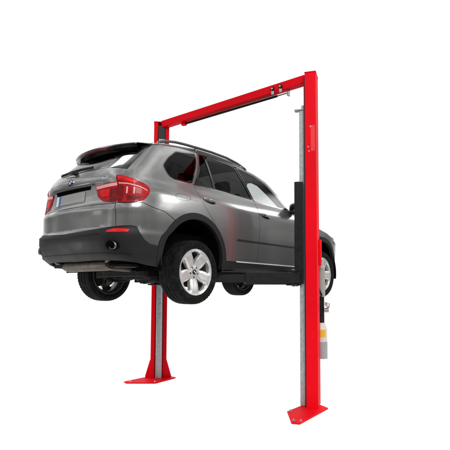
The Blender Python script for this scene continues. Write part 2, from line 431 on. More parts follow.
surf_panel('rub_strip', M['plastic'], car, [(3.045,.712),(4.06,.712),(4.06,.730),(3.045,.730)], off=.010, th=.012, sides=(1,-1), edge=.05)

# ---- windows: black surround, then the pane
def window(name, o, inset, mat, sides=(1,-1)):
    c = (sum(p[0] for p in o)/len(o), sum(p[1] for p in o)/len(o))
    n = len(o); area = sum(o[i][0]*o[(i+1)%n][1]-o[(i+1)%n][0]*o[i][1] for i in range(n)); sg = 1 if area > 0 else -1
    inn = []
    for i in range(n):
        a, b, d = o[i-1], o[i], o[(i+1)%n]
        t1 = Vector((b[0]-a[0], b[1]-a[1])).normalized(); t2 = Vector((d[0]-b[0], d[1]-b[1])).normalized()
        n1 = Vector((-t1.y, t1.x))*sg; n2 = Vector((-t2.y, t2.x))*sg; m = (n1+n2); m.normalize(); k = inset/max(.5, m.dot(n1))
        inn.append((b[0]+m.x*k, b[1]+m.y*k))
    fr = surf_panel('window_frame', M['gloss_black'], car, o, [inn], off=-.002, th=.02, sp=.03, sides=sides)
    for i, sd in enumerate(sides):
        surf_panel(name, mat, fr[i], inn, off=-.006, th=0, sides=(sd,))
    return fr
window('side_window', qwin_o, .018, M['glass_dark'])
rw_o = [(1.858,1.322),(2.19,1.322),(2.43,1.316),(3.012,1.287),(2.965,1.42),(2.87,1.775),(2.73,1.800),(2.467,1.812),(2.18,1.808),(2.03,1.562)]
fr = window('side_window', rw_o, .016, M['glass_dark'])
surf_panel('window_divider', M['gloss_black'], car, [(2.215,1.33),(2.25,1.33),(2.288,1.80),(2.258,1.80)], off=.001, th=.012, sides=(1,-1))
fw_o = [(3.03,1.285),(3.50,1.276),(3.83,1.266),(3.79,1.334),(3.64,1.477),(3.482,1.618),(3.285,1.715),(3.085,1.755),(2.955,1.776),(2.905,1.765),(2.985,1.42)]
window('side_window', fw_o, .018, M['glass_clear'])
surf_panel('pillar_trim', M['gloss_black'], car, [(2.86,1.79),(2.93,1.79),(3.04,1.285),(3.0,1.285),(2.95,1.42)], off=-.012, th=.0, sides=(1,-1))
surf_panel('pillar_trim', M['interior'], car, [(2.93,1.785),(3.10,1.775),(3.29,1.74),(3.5,1.645),(3.66,1.50),(3.84,1.30),(3.73,1.262),(3.61,1.36),(3.459,1.485),(3.326,1.578),(3.20,1.60),(3.10,1.575),(3.03,1.50),(2.96,1.56)], off=-.05, th=0, sides=(1,-1))
surf_panel('pillar_trim', M['dark_satin'], car, [(1.822,1.318),(1.847,1.318),(2.176,1.808),(2.150,1.814)], off=.003, th=.01, sides=(1,-1), edge=.02)
surf_panel('belt_trim', M['chrome'], car, [(1.44,1.330),(1.487,1.308),(1.70,1.308),(1.82,1.310),(1.82,1.317),(1.70,1.315),(1.49,1.316),(1.445,1.338)], off=.003, th=.008, sides=(1,-1))
surf_panel('belt_trim', M['chrome'], car, [(1.858,1.312),(2.43,1.310),(3.01,1.280),(3.01,1.289),(2.43,1.319),(1.858,1.321)], off=.003, th=.008, sides=(1,-1))
surf_panel('belt_trim', M['chrome'], car, [(3.03,1.279),(3.5,1.270),(3.84,1.260),(3.84,1.268),(3.5,1.278),(3.03,1.287)], off=.003, th=.008, sides=(1,-1))
rg = [(0,1.391),(.6,1.386),(.850,1.367),(.862,1.390),(.896,1.53),(.930,1.672),(.985,1.737),(.80,1.768),(0,1.785)]
rgi = [(0,1.402),(.55,1.398),(.675,1.392),(.74,1.44),(.80,1.54),(.845,1.64),(.84,1.70),(.72,1.735),(0,1.752)]
rwf = surf_panel('rear_window_frame', M['gloss_black'], car, mir(rg)+rg[1:-1], [mir(rgi)+rgi[1:-1]], off=-.001, th=.02, sp=.04)[0]
surf_panel('rear_window', M['glass_rear'], rwf, mir(rgi)+rgi[1:-1], off=-.004, th=0)

# ---- lamps
lin = [(.435,1.178),(.738,1.206),(.711,.985),(.674,.984),(.535,1.009),(.467,1.063)]
lout = [(.752,1.288),(.834,1.271),(.941,1.241),(1.030,1.203),(1.073,1.172),(1.090,1.137),(1.076,1.088),(1.031,1.022),(.956,.992),(.853,.981),(.723,.984)]
for sd in (1,-1):
    a = surf_panel('tail_lamp', M['lamp_red'], car, roundc(lin,.02), off=.008, th=.02, sp=.03, edge=.02, sides=(sd,))[0]
    surf_panel('lamp_strip', M['lamp_pale'], a, [(.449,1.170),(.732,1.197),(.729,1.164),(.456,1.136)], off=.0115, th=.004, sides=(sd,), edge=.03)
    surf_panel('lamp_reflector_or_glint', M['lamp_bright'], a, [(.50,1.115),(.63,1.132),(.63,1.055),(.53,1.045)], off=.0105, th=.003, sides=(sd,), edge=.03)
    surf_panel('lamp_reflector_or_glint', M['lamp_dark'], a, [(.64,1.134),(.72,1.143),(.708,1.0),(.64,1.0)], off=.0105, th=.003, sides=(sd,), edge=.03)
    b = surf_panel('tail_lamp', M['lamp_red'], car, roundc(lout,.03), off=.008, th=.02, sp=.03, edge=.02, sides=(sd,))[0]
    surf_panel('lamp_strip', M['lamp_pale'], b, [(.748,1.196),(.85,1.190),(.98,1.160),(1.05,1.125),(1.055,1.112),(.98,1.147),(.85,1.177),(.747,1.183)], off=.0115, th=.004, sides=(sd,), edge=.02)
    surf_panel('lamp_reflector_or_glint', M['lamp_bright'], b, [(.765,1.272),(.83,1.258),(.935,1.230),(.98,1.207),(.90,1.205),(.765,1.222)], off=.0105, th=.003, sides=(sd,), edge=.02)
    for k0 in (.825,.90):  # pale bars: vertical highlights on the lens, put into the colour
        surf_panel('lamp_reflector_or_glint', M['lamp_pale'], b, [(k0,1.150),(k0+.018,1.148),(k0+.010,1.075),(k0-.006,1.075)], off=.0105, th=.003, sides=(sd,), edge=.03)
    surf_panel('lamp_reflector_or_glint', M['lamp_dark'], b, [(.748,1.16),(.80,1.158),(.785,1.0),(.735,.998)], off=.0102, th=.003, sides=(sd,), edge=.03)
    surf_panel('lamp_reflector_or_glint', M['lamp_dark'], b, [(.83,1.052),(.995,1.052),(.96,1.022),(.915,1.006),(.835,1.0)], off=.0102, th=.003, sides=(sd,), edge=.03)
    surf_panel('reflector', M['lamp_bright'], bumper, [(.682,.662),(.69,.685),(.75,.702),(.84,.703),(.915,.694),(.91,.668),(.80,.664)], off=.011, th=.008, sides=(sd,), edge=.02)
# ---- bumper: exhaust openings, lower lip line
for sd in (1,-1):
    o = [(.757+.080*math.cos(t*math.pi/10), .528+.052*math.sin(t*math.pi/10)) for t in range(20)]
    i = [(.757+.066*math.cos(t*math.pi/10), .528+.040*math.sin(t*math.pi/10)) for t in range(20)]
    ex = surf_panel('exhaust_trim', M['gloss_black'], bumper, o, [i], off=.014, th=.02, sp=.02, edge=.02, sides=(sd,))[0]
    surf_panel('exhaust_recess', M['liner'], bumper, i, off=.0075, th=0, sp=.02, edge=.02, sides=(sd,))
    c = Vector(S(sd*.757, .528, .006)); n = Snorm(sd*.757, .528); ax = Vector((-1, n.y*.35, -.05)).normalized()
    G().cyl(c-ax*.06, c+ax*.012, .042, n=28, caps=False).obj('exhaust_tip', M['barrel'], bumper, CO, solid=.003)
surf_panel('bumper_lip', M['plastic'], bumper, [(-.95,.432),(-.6,.450),(0,.446),(.6,.450),(.95,.432),(.95,.420),(.6,.436),(0,.432),(-.6,.436),(-.95,.420)], off=.013, th=.012, sp=.03)
surf_panel('bumper_step', M['plastic'], bumper, [(-.60,.655),(0,.615),(.60,.655),(.60,.648),(0,.607),(-.60,.648)], off=.010, th=.008, sp=.03)

# ---- hatch furniture: grip bar over the plate, plate, badge, model lettering, wiper
surf_panel('hatch_grip', M['paint'], hatch, [(-.40,1.186),(.40,1.186),(.42,1.206),(.36,1.214),(-.36,1.214),(-.42,1.206)], off=.022, th=.030, sp=.025)
surf_panel('grip_recess', M['liner'], hatch, [(-.325,1.142),(.345,1.148),(.36,1.187),(-.36,1.187)], off=.003, th=.002, sp=.03)
pl = surf_panel('number_plate', M['plate'], hatch, [(-.26,1.022),(.26,1.022),(.26,1.135),(-.26,1.135)], off=.008, th=.006, sp=.05)[0]
surf_panel('plate_band', M['blue'], pl, [(-.258,1.024),(-.215,1.024),(-.215,1.133),(-.258,1.133)], off=.0095, th=.001, sp=.05)
surf_panel('plate_blank', M['white'], pl, [(-.312,1.022),(-.263,1.022),(-.263,1.135),(-.312,1.135)], off=.0085, th=.004, sp=.05)
def disc(cu, cz, r, n=28): return [(cu+r*math.cos(2*math.pi*i/n), cz+r*math.sin(2*math.pi*i/n)) for i in range(n)]
bd_ = surf_panel('badge', M['chrome'], hatch, disc(0,1.268,.046), off=.010, th=.012, sp=.02, edge=.01)[0]
surf_panel('badge_ring', M['badge_black'], bd_, disc(0,1.268,.042), [disc(0,1.268,.026)], off=.0125, th=.002, sp=.02, edge=.01)
for k in range(4):
    qd = [(0,1.268)]+[(.0255*math.cos(R(90*k+9*i)), 1.268+.0255*math.sin(R(90*k+9*i))) for i in range(11)]
    surf_panel('badge_quarter', M['blue'] if k % 2 else M['white'], bd_, qd, off=.012, th=.001, sp=.02, edge=.01)
def lettering(txt, cu, cz, h, mat, parent, off=.003):
    cv = bpy.data.curves.new('lettering_curve', 'FONT'); cv.body = txt; cv.size = h*1.4; cv.shear = .2; cv.align_x = 'CENTER'; cv.align_y = 'CENTER'
    ob = bpy.data.objects.new('lettering_source', cv); COL.objects.link(ob)
    dg = bpy.context.evaluated_depsgraph_get(); dg.update()
    me = ob.evaluated_get(dg).to_mesh()
    vs = [tuple(v.co) for v in me.vertices]; fs = [tuple(p_.vertices) for p_ in me.polygons]
    ob.evaluated_get(dg).to_mesh_clear(); bpy.data.objects.remove(ob); bpy.data.curves.remove(cv)
    g = G(); g.raw([S(cu+x, cz+y, off) for x,y,_ in vs], fs, False)
    return g.obj('lettering', mat, parent, CO, sharp=0)
lettering('3.0d', .60, 1.262, .038, M['chrome'], hatch)
lettering('X5', -.56, 1.262, .042, M['chrome'], hatch)
def spt(u,z,o): return S(u,z,o)
wip = G().cyl(spt(.02,1.375,-.01), spt(.02,1.375,.05), .022).obj('wiper', M['black_metal'], hatch, CO)
G().tube([spt(.02,1.375,.045), spt(-.12,1.392,.05), spt(-.30,1.405,.045)], lambda t: .014-.006*t, n=8).obj('wiper_arm', M['black_metal'], wip, CO)
G().tube([spt(.33,1.416,.022), spt(0.1,1.420,.026), spt(-.15,1.42,.026), spt(-.42,1.412,.022)], .009, n=8, flat=1.8).obj('wiper_blade', M['black_metal'], wip, CO)

# ---- spoiler, roof, screen, bonnet
def roofz(x):
    return Tab([(-.62,1.742),(-.35,1.768),(-.09,1.805),(.27,1.838),(.60,1.846),(.90,1.838),(1.13,1.812),(1.25,1.79)])(x)
def edge_pt(u, z): return Vector(S(u, z))
rows = []
ru = Tab([(a,b) for a,b in roof_edge])
for i in range(27):
    u = 1.0+(3.10-1.0)*i/26; e = edge_pt(u, ru(u)); row = []
    for j in range(33):
        t = -1+2*j/32; row.append((e.x+.06*(1-t*t)*(i/26)**2-.10*(1-t*t)*(1-i/26)**3, e.y*-t, e.z+.060*(1-abs(t)**2.4)))
    rows.append(row)
roof = G().grid(rows).obj('roof', M['paint'], car, CO, sharp=0, solid=.02)
rear_row = rows[0]
hl = [[(p_[0], p_[1]*.97, p_[2]-.035) for p_ in r_] for r_ in rows]
G().grid(hl).obj('headliner', M['headliner'], car, CO, sharp=0)
# spoiler: body-colour top blade and black underside
top, bot, und = [], [], []
for j in range(33):
    t = -1+2*j/32; a = Vector(rear_row[j]); w = 1-abs(t)**5
    te = Vector((-.64-.15*(1-t*t), a.y*.97, 1.737))
    top.append([tuple(a), tuple(a.lerp(te,.5)+Vector((0,0,.006))), tuple(te), tuple(te+Vector((.004,0,-.012)))])
    lo = te+Vector((.010,0,-.045))
    bot.append([tuple(te+Vector((.004,0,-.012))), tuple(lo), tuple(lo.lerp(Vector((-.60-.09*(1-t*t), a.y*.97, 1.655)),.6)), tuple(Vector((-.60-.07*(1-t*t), a.y*.97, 1.650)))])
sp_ = G().grid(top).obj('spoiler', M['paint'], car, CO, sharp=40, solid=.006)
G().grid(bot).obj('spoiler_underside', M['gloss_black'], sp_, CO, sharp=30)
bl = []
for j in range(9, 24):
    p0, p1 = Vector(bot[j][0]), Vector(bot[j][1]); bl.append([tuple(p0.lerp(p1,.15)+Vector((-.004,0,0))), tuple(p0.lerp(p1,.85)+Vector((-.004,0,0)))])
G().grid(bl).obj('brake_light', M['lamp_dark'], sp_, CO, sharp=0, solid=.003)
AL = [(3.10,1.788),(3.20,1.772),(3.29,1.755),(3.41,1.715),(3.519,1.666),(3.60,1.60),(3.672,1.523),(3.76,1.448),(3.841,1.375),(3.945,1.268)]
ws = []
for i,(u,z) in enumerate(AL):
    e = edge_pt(u, z); row = []
    for j in range(25):
        t = -1+2*j/24; row.append((e.x+.06*(1-t*t)+.12*(1-t*t)*i/9, e.y*-t, e.z+.05*(1-abs(t)**2.4)*(1-i/9)+.02*(1-t*t)*i/9))
    ws.append(row)
G().grid(ws).obj('windscreen', M['glass_clear'], car, CO, sharp=0)
HU = [(3.945,1.262),(4.05,1.215),(4.25,1.15),(4.6,1.07),(4.9,1.02),(5.1,.965),(5.227,.91),(5.40,.90)]
hd = []
for i,(u,z) in enumerate(HU):
    e = edge_pt(u, z); row = []
    for j in range(25):
        t = -1+2*j/24; row.append((e.x+.30*(1-t*t)*(i/7)**1.5+.18*(1-t*t)*(1-i/7), e.y*-t, e.z+.055*(1-abs(t)**3)-.02*(i/7)*(1-t*t)))
    hd.append(row)
G().grid(hd).obj('bonnet', M['paint'], car, CO, sharp=0, solid=.015)
# roof rails with feet
for sd in (1,-1):
    pts = []
    for u,z in [(1.09,1.772),(1.11,1.805),(1.18,1.830),(1.32,1.852),(1.56,1.872),(1.85,1.882),(2.18,1.888),(2.45,1.893),(2.75,1.886),(2.98,1.858),(3.09,1.830),(3.14,1.800),(3.15,1.780)]:
        e = Vector(S(sd*u, min(z,1.83))); e.z += z-min(z,1.83); e.y *= 1.0; pts.append(e)
    rail = G().tube(pts, .018, n=12, flat=.9).obj('roof_rail', M['dark_satin'], car, CO)
    e = Vector(S(sd*2.165, 1.844)); e2 = e+Vector((0,0,.044))
    G().cyl(e-Vector((0,0,.01)), e2, .020, .016, n=12).obj('rail_foot', M['dark_satin'], rail, CO)
# door handles, fuel flap, mirrors
for k,(u0,u1,z0,z1,dr) in enumerate([(1.945,2.150,1.158,1.128,rd),(3.075,3.275,1.110,1.082,fd)]):
    for s_i, sd in enumerate((1,-1)):
        rc = surf_panel('handle_recess', M['gloss_black'], dr[s_i], chaikin([(u0+.02,z0-.030),(u1-.03,z1-.026),(u1-.03,z1+.024),(u0+.02,z0+.022)],2), off=.0015, th=0, sp=.03, edge=.02, sides=(sd,))
        n = 9; pts = [S(sd*(u0+(u1-u0)*i/(n-1)), z0+(z1-z0)*i/(n-1)+.004, .006+.030*math.sin(math.pi*min(1,max(0,i/(n-1))))**.5) for i in range(n)]
        G().tube(pts, .012, n=10, flat=1.25).obj('door_handle', M['paint'], dr[s_i], CO)
for fo in ([(1.455,1.160),(1.715,1.160),(1.690,1.084),(1.455,1.084)],):
    f = chaikin(fo, 2); inn = [( (u-1.58)*.965+1.58, (z-1.123)*.93+1.123) for u,z in f]
    surf_panel('fuel_flap_seam', M['badge_black'], car, f, [inn], off=.0012, th=0, sp=.03, edge=.02)
for sd in (1,-1):
    c = Vector(S(sd*3.90, 1.30, .13)); g = G()
    mm = Matrix.Rotation(R(-12*sd), 3, 'Z')
    o = empty('mirror', (0,0,0), parent=car)
    g = G(); nu, nv = 16, 10; rows_ = []
    for i in range(nv+1):
        a = -math.pi/2+math.pi*i/nv; row = []
        for j in range(nu+1):
            b = 2*math.pi*j/nu; sx = .075*math.cos(a)**.5 if math.cos(a) > 0 else 0
            ex = lambda v, p_: math.copysign(abs(v)**p_, v)
            v = Vector((.070*ex(math.cos(a),.6)*ex(math.cos(b),.6), .115*ex(math.cos(a),.6)*ex(math.sin(b),.6), .085*ex(math.sin(a),.6)))
            v = mm @ v; row.append(tuple(c+v))
        rows_.append(row)
    g.grid(rows_).obj('mirror_shell', M['gloss_black'], o, CO, sharp=0)
    G().tube([S(sd*3.87,1.255,.0), c+Vector((0,0.03*sd,-.07))], .028, n=10).obj('mirror_stalk', M['gloss_black'], o, CO)

# ---- hidden inner shell and underside
inner = [(-.0,.36),(1.2,.36)]+arc(*RA, .50, 184, -4, 20)+[(2.4,.36),(4.1,.36)]+arc(*FA, .50, 184, -4, 20)+[(5.4,.36),(5.4,.98),(4.2,1.10),(3.95,1.22),(3.0,1.25),(1.9,1.28),(.9,1.32),(0,1.36)]
surf_panel('inner_shell', M['liner'], car, inner, off=-.035, th=0, sp=.07, edge=.05, sides=(1,-1))
for sd in (1,-1):
    for cx,cz in ((-.035,.40),(2.902,.395-TILT*2.9)):
        g = G(); rows_ = []
        for i in range(25):
            a = R(-12+204*i/24); r = .50
            rows_.append([(cx+r*math.cos(a), -sd*yy, cz+r*math.sin(a)) for yy in (.925,.80,.62,.50)]+[(cx, -sd*.50, cz)])
        g.grid(rows_).obj('wheel_arch_liner', M['liner'], car, CO, sharp=40)
fp = G()
fp.box((1.45,0,.335),(1.90,1.56,.05)); fp.box((1.45,0,.31),(3.6,.95,.05)); fp.box((-.55,0,.36),(.75,1.1,.04)); fp.box((3.3,0,.26),(.7,1.0,.06))
for y in (-.5,.5): fp.box((1.45,y,.29),(2.2,.10,.06))
fp.obj('floor_pan', M['under'], car, CO, bevel=.01)
# rear muffler, pipes, subframe, half shafts
mf = G().tube([(-.86,-.50,.36),(-.86,-.42,.36),(-.86,.30,.355),(-.86,.38,.355)], lambda t: .085 if .01 < t < .99 else .06, n=18, flat=.75).obj('muffler', M['rust'], car, CO)
for sd in (1,-1):
    G().tube([(-.86,-sd*.40,.37),(-.90,-sd*.50,.40),(-.91,-sd*.58,.47),(-.93,-sd*.62,.52)], .032, n=12).obj('exhaust_pipe', M['rust'], mf, CO)
G().tube([(-.75,-.15,.35),(-.4,-.2,.33),(.1,-.2,.25),(.6,-.15,.27),(2.4,-.12,.25)], .035, n=12).obj('exhaust_pipe', M['rust'], mf, CO)
sub = G().box((.0,0,.26),(.18,1.05,.10)).box((-.32,0,.28),(.10,.95,.08)).box((-.15,.46,.27),(.42,.09,.09)).box((-.15,-.46,.27),(.42,.09,.09))
sf = sub.obj('rear_subframe', M['under'], car, CO, bevel=.012)
G().cyl((.02,0,.27),(.28,0,.27),.12,.09).obj('differential', M['under'], sf, CO)
for sd in (1,-1):
    G().cyl((0,-sd*.10,.28),(0,-sd*.72,.289),.028,n=14).obj('half_shaft', M['black_metal'], sf, CO)
    G().tube([(-.22,-sd*.40,.22),(-.10,-sd*.60,.17),(-.02,-sd*.74,.17)], .030, n=10, flat=1.3).obj('control_arm', M['under'], sf, CO)
    G().tube([(.30,-sd*.42,.26),(.15,-sd*.58,.20),(.05,-sd*.72,.20)], .026, n=10).obj('control_arm', M['under'], sf, CO)
    G().cyl((-.16,-sd*.55,.20),(-.10,-sd*.52,.62),.045,n=16).obj('damper', M['black_metal'], sf, CO)
fs_ = G().box((2.9,0,.18),(.22,1.0,.10)).box((3.2,0,.20),(.12,.8,.08)).obj('front_subframe', M['under'], car, CO, bevel=.012)
for sd in (1,-1):
    G().tube([(2.75,-sd*.42,.20),(2.88,-sd*.60,.15),(2.93,-sd*.74,.16)], .030, n=10, flat=1.3).obj('control_arm', M['under'], fs_, CO)

# ---- wheels
def make_wheel():
    w = empty('wheel', (0,0,0))
    # local frame: axle along y, outer face towards -y, wheel width centre at y=0
    NS = 150
    prof = [(.262,-.112),(.272,-.124),(.281,-.128),(.300,-.134),(.325,-.136),(.345,-.130),(.358,-.118),(.3665,-.098),(.368,-.064),(.362,-.061),(.362,-.053),(.3688,-.050),(.369,-.012),(.362,-.009),(.362,.009),(.369,.012),(.3688,.050),(.362,.053),(.362,.061),(.368,.064),(.3665,.098),(.358,.118),(.345,.130),(.325,.136),(.300,.134),(.281,.128),(.262,.112)]
    def rad(i,j,r):
        if 6 <= j <= 8 or 18 <= j <= 20: return r-(.005 if i % 3 == 0 else 0)
        if 11 <= j <= 12 or 15 <= j <= 16: return r-(.003 if (i+j) % 5 == 0 else 0)
        return r
    t = G().lathe_y(prof, NS, rad=rad).obj('tyre', M['rubber'], w, sharp=28)
    r = G().lathe_y([(.262,-.110),(.270,-.121),(.2765,-.1235),(.280,-.118),(.2785,-.112),(.266,-.104),(.258,-.085),(.245,-.06),(.236,.03),(.245,.09),(.268,.105),(.276,.121),(.270,.124),(.256,.108),(.240,.095),(.228,.03),(.238,-.055),(.252,-.083),(.262,-.110)], 96).obj('rim_barrel', M['barrel'], w, sharp=0)
    # spoked face
    def face(rr, th):
        d = Tab([(0,-.088),(.05,-.090),(.075,-.086),(.11,-.092),(.17,-.106),(.22,-.113),(.25,-.113),(.268,-.117)])(rr)
        return (rr*math.cos(th), d, rr*math.sin(th))
    holes = []
    for k in range(5):
        a0 = R(90+72*k)
        h = [(.094,-.05),(.125,-.120),(.165,-.215),(.205,-.310),(.216,-.325),(.228,-.305),(.236,-.17),(.240,0),(.236,.17),(.228,.305),(.216,.325),(.205,.310),(.165,.215),(.125,.120),(.094,.05),(.088,0)]
        holes.append(chaikin([(q_[0]*math.cos(a0+q_[1]), q_[0]*math.sin(a0+q_[1])) for q_ in h], 1))
    nuts = [disc(.060*math.cos(R(54+72*k)), .060*math.sin(R(54+72*k)), .0135, 12) for k in range(5)]
    circ = disc(0,0,.266,72)
    vs, tris, bd = triangulate(circ, holes+nuts, .018, .012)
    def f3(u,z): rr = math.hypot(u,z); return Vector(face(rr, math.atan2(z,u)))
    def dished(u,z):
        # spokes crowned: the metal falls away towards the windows
        rr = math.hypot(u,z); p_ = f3(u,z)
        if .09 < rr < .245:
            dm = min(segd((u,z), h) for h in holes); p_ = p_+Vector((0,.010*math.exp(-(dm/.010)**1.3),0))
        return p_
    P = [dished(u,z) for u,z in vs]
    flip = sum((P[f[1]]-P[f[0]]).cross(P[f[2]]-P[f[0]]).y for f in tris) > 0
    g = G().raw(P, [f[::-1] if flip else f for f in tris])
    v2, f2 = [], []
    for a,b in bd:
        if flip: a,b = b,a
        rr = math.hypot(*vs[a]); dp = .045 if rr < .25 else .02
        k = len(v2); cen = None
        v2 += [P[a], P[a]+Vector((0,dp,0)), P[b]+Vector((0,dp,0)), P[b]]; f2.append((k,k+1,k+2,k+3))
    g.raw(v2, f2, False)
    rim = g.obj('rim', M['alloy'], w, sharp=50)
    cap = G().lathe_y([(.0001,-.0995),(.026,-.099),(.030,-.096),(.031,-.085)], 32).obj('centre_cap', M['badge_black'], w, sharp=30)
    q4 = G()
    for k in range(4):
        if k % 2 == 0: continue
        q4.raw([(0,-.1003,0)]+[(.017*math.cos(R(90*k+10*i)), -.1003, .017*math.sin(R(90*k+10*i))) for i in range(10)], [(0,i+1,i+2) for i in range(9)], False)
    q4.obj('cap_badge', M['white'], w, sharp=0)
    for k in range(5):
        x, z = .060*math.cos(R(54+72*k)), .060*math.sin(R(54+72*k))
        G().cyl((x,-.074,z),(x,-.060,z),.0125,n=6).obj('wheel_bolt', M['black_metal'], w)
    G().lathe_y([(.06,-.012),(.172,-.012),(.174,-.008),(.174,.014),(.172,.018),(.06,.018),(.06,-.012)], 56).obj('brake_disc', M['brake'], w, sharp=30)
    G().lathe_y([(.0001,-.06),(.07,-.058),(.075,-.02),(.085,-.005),(.085,.05),(.06,.09),(.0001,.092)], 32).obj('hub', M['under'], w, sharp=40)
    cg = G()
    for i in range(8):
        pass
    cal = [[( r_*math.cos(a_), y_, r_*math.sin(a_)) for (r_,y_) in ((.115,-.04),(.195,-.04),(.205,-.02),(.205,.05),(.19,.065),(.115,.06),(.115,-.04))] for a_ in [R(-35+70*i/8) for i in range(9)]]
    cg.grid(cal).obj('caliper', M['under'], w, sharp=40)
    return w
wheel0 = make_wheel(); wheel0.parent = car
HZ = .369-.08
pos = [(0,-.815,HZ,0,-3),(0,.815,HZ,math.pi,0),(2.933,-.815,HZ+.012,0,0),(2.933,.815,HZ+.012,math.pi,0)]
for i,(x,y,z,rz,ry) in enumerate(pos):
    if i == 0: w = wheel0
    else:
        w = wheel0.copy(); COL.objects.link(w)
        for ch in list(wheel0.children):
            c = ch.copy(); COL.objects.link(c); c.parent = w
    w.location = (x-CO[0], y, z); w.rotation_euler = (0, R([3,20,-12,40][i]), rz); w.rotation_mode = 'YXZ' if False else 'XYZ'

# ---- cabin
def seat(x, y, w_, parent, heads):
    s = empty('seat', (0,0,0), parent=parent)
    c = G().box((x+.05,y,.80),(.52,w_,.16)); c.obj('seat_cushion', M['leather'], s, CO, bevel=.05)
    m = Matrix.Rotation(R(-16), 3, 'Y'); G().box((x-.28,y,1.10),(.14,w_,.62), m).obj('seat_backrest', M['leather'], s, CO, bevel=.05)
    for hy in heads:
        m2 = Matrix.Rotation(R(-10), 3, 'Y'); G().box((x-.40,y+hy,1.50),(.10,.26,.19), m2).obj('headrest', M['leather'], s, CO, bevel=.045)
        G().cyl((x-.38,y+hy-.06,1.36),(x-.39,y+hy-.06,1.46),.008,n=8).cyl((x-.38,y+hy+.06,1.36),(x-.39,y+hy+.06,1.46),.008,n=8).obj('headrest_post', M['steel'], s, CO)
seat(.55, 0, 1.25, car, (-.38,0,.38)); seat(1.50, -.38, .54, car, (0,)); seat(1.50, .38, .54, car, (0,))
db = G(); db.box((2.25,0,1.02),(.55,1.42,.30)).obj('dashboard', M['interior'], car, CO, bevel=.08)
sw = G(); ring = []
for i in range(33):
    a = 2*math.pi*i/32; ring.append((1.90-.07*math.sin(a), .38+.185*math.cos(a), 1.12+.17*math.sin(a)))
sw.tube(ring, .016, n=8).box((1.92,.38,1.12),(.04,.34,.05)).obj('steering_wheel', M['leather'], car, CO)
G().box((.9,0,.56),(2.9,1.5,.35)).obj('cabin_floor', M['liner'], car, CO)
G().box((-.52,0,.80),(.62,1.15,.5)).obj('boot_floor', M['liner'], car, CO, bevel=.03)
# ------------------------------------------------------------------ two-post lift
PN = Vector((1.512,-1.605,0)); PF = Vector((1.5136,1.385,0)); PH = 4.345
lift = empty('two_post_car_lift', ((PN.x+PF.x)/2, (PN.y+PF.y)/2, 0), 'red two-post car lift with an overhead beam, carrying the grey SUV', 'vehicle lift')
LO = tuple(lift.location)
def frame(P, sgn):
    AN = R(23) if sgn > 0 else R(40)
    """local axes of a column: t along its width, n out of its open side (towards the car)"""
    n = Vector((-math.sin(AN), sgn*math.cos(AN), 0)); t = Vector((math.cos(AN), sgn*math.sin(AN), 0))
    return lambda a, b: (P.x+t.x*a+n.x*b, P.y+t.y*a+n.y*b)
W, D, TH = .26, .145, .012
def column(P, sgn, gal0, gal1):
    f = frame(P, sgn)
    o_ = .108 if sgn > 0 else .062  # near slot widened to keep red out of the door's reflection
    prof = [(-W/2,-D/2),(W/2,-D/2),(W/2,D/2),(o_,D/2),(o_,D/2-TH),(W/2-TH,D/2-TH),(W/2-TH,-D/2+TH),(-W/2+TH,-D/2+TH),(-W/2+TH,D/2-TH),(-o_,D/2-TH),(-o_,D/2),(-W/2,D/2)]
    poly = [f(*q) for q in prof]
    col = G().prism(poly, .018, PH).obj('column', M['red_paint'], lift, LO, bevel=.004, sharp=30)
    G().prism([f(*q) for q in [(-W/2-.004,-D/2-.004),(W/2+.004,-D/2-.004),(W/2+.004,D/2+.004),(-W/2-.004,D/2+.004)]], PH, PH+.014).obj('column_cap', M['red_paint'], col, LO, bevel=.004)
    G().prism([f(*q) for q in [(-o_+.006,-D/2+.02),(o_-.006,-D/2+.02),(o_-.006,D/2+.018),(-o_+.006,D/2+.018)]], .03, PH-.06).obj('column_slot', M['slot'], col, LO)  # solid dark fill: the shade inside the slot put into its colour
    # galvanised carriage track standing in the slot: a folded channel
    gz = [(-.050,D/2+.004),(-.050,D/2+.088),(-.030,D/2+.088),(-.026,D/2+.081),(.026,D/2+.081),(.030,D/2+.088),(.050,D/2+.088),(.050,D/2+.004)]
    G().prism([f(*q) for q in gz], gal0, gal1).obj('carriage_track', M['galv'], col, LO, bevel=.003)
    # base plate stretching rearwards, gussets, anchor bolts
    if sgn > 0: bp = [(1.075,-1.435),(.712,-1.727),(.745,-1.815),(1.535,-1.735),(1.60,-1.60),(1.50,-1.42)]
    else: bp = [(.872,1.405),(1.165,1.052),(1.66,1.12),(1.69,1.30),(1.60,1.45),(1.36,1.52),(.90,1.50)]
    b = G().prism(bp, 0.001, .020).obj('base_plate', M['red_paint'], lift, LO, bevel=.003)
    for a,c in () if sgn > 0 else ((-W/2-.0005,-1),(W/2+.0005,1)):
        for bb in (-D/2+.02, D/2-.02):
            p0, p1, p2 = f(a,bb-.006), f(a+c*.085,bb-.006), f(a,bb+.006); p3 = f(a+c*.085,bb+.006); q0, q3 = f(a+c*.006,bb-.006), f(a+c*.006,bb+.006)
            z0, z1 = .0205, .29
            G().hexa([(*p0,z0),(*p1,z0),(*p3,z0),(*p2,z0),(*p0,z1),(*q0,z1),(*q3,z1),(*p2,z1)]).obj('gusset', M['red_paint'], col, LO)
    cx = sum(q[0] for q in bp)/len(bp); cy = sum(q[1] for q in bp)/len(bp)
    for q in bp[:6]:
        x, y = q[0]+(cx-q[0])*.16, q[1]+(cy-q[1])*.16
        if abs((Vector((x,y,0))-P).length) < .17: continue
        G().cyl((x,y,.0205),(x,y,.0235),.020,n=18).cyl((x,y,.0235),(x,y,.036),.010,n=6).cyl((x,y,.036),(x,y,.042),.005,n=8).obj('anchor_bolt', M['steel'], b, LO)
    return f, col
fN, colN = column(PN, 1, .021, 3.86)
fF, colF = column(PF, -1, .021, 4.02)
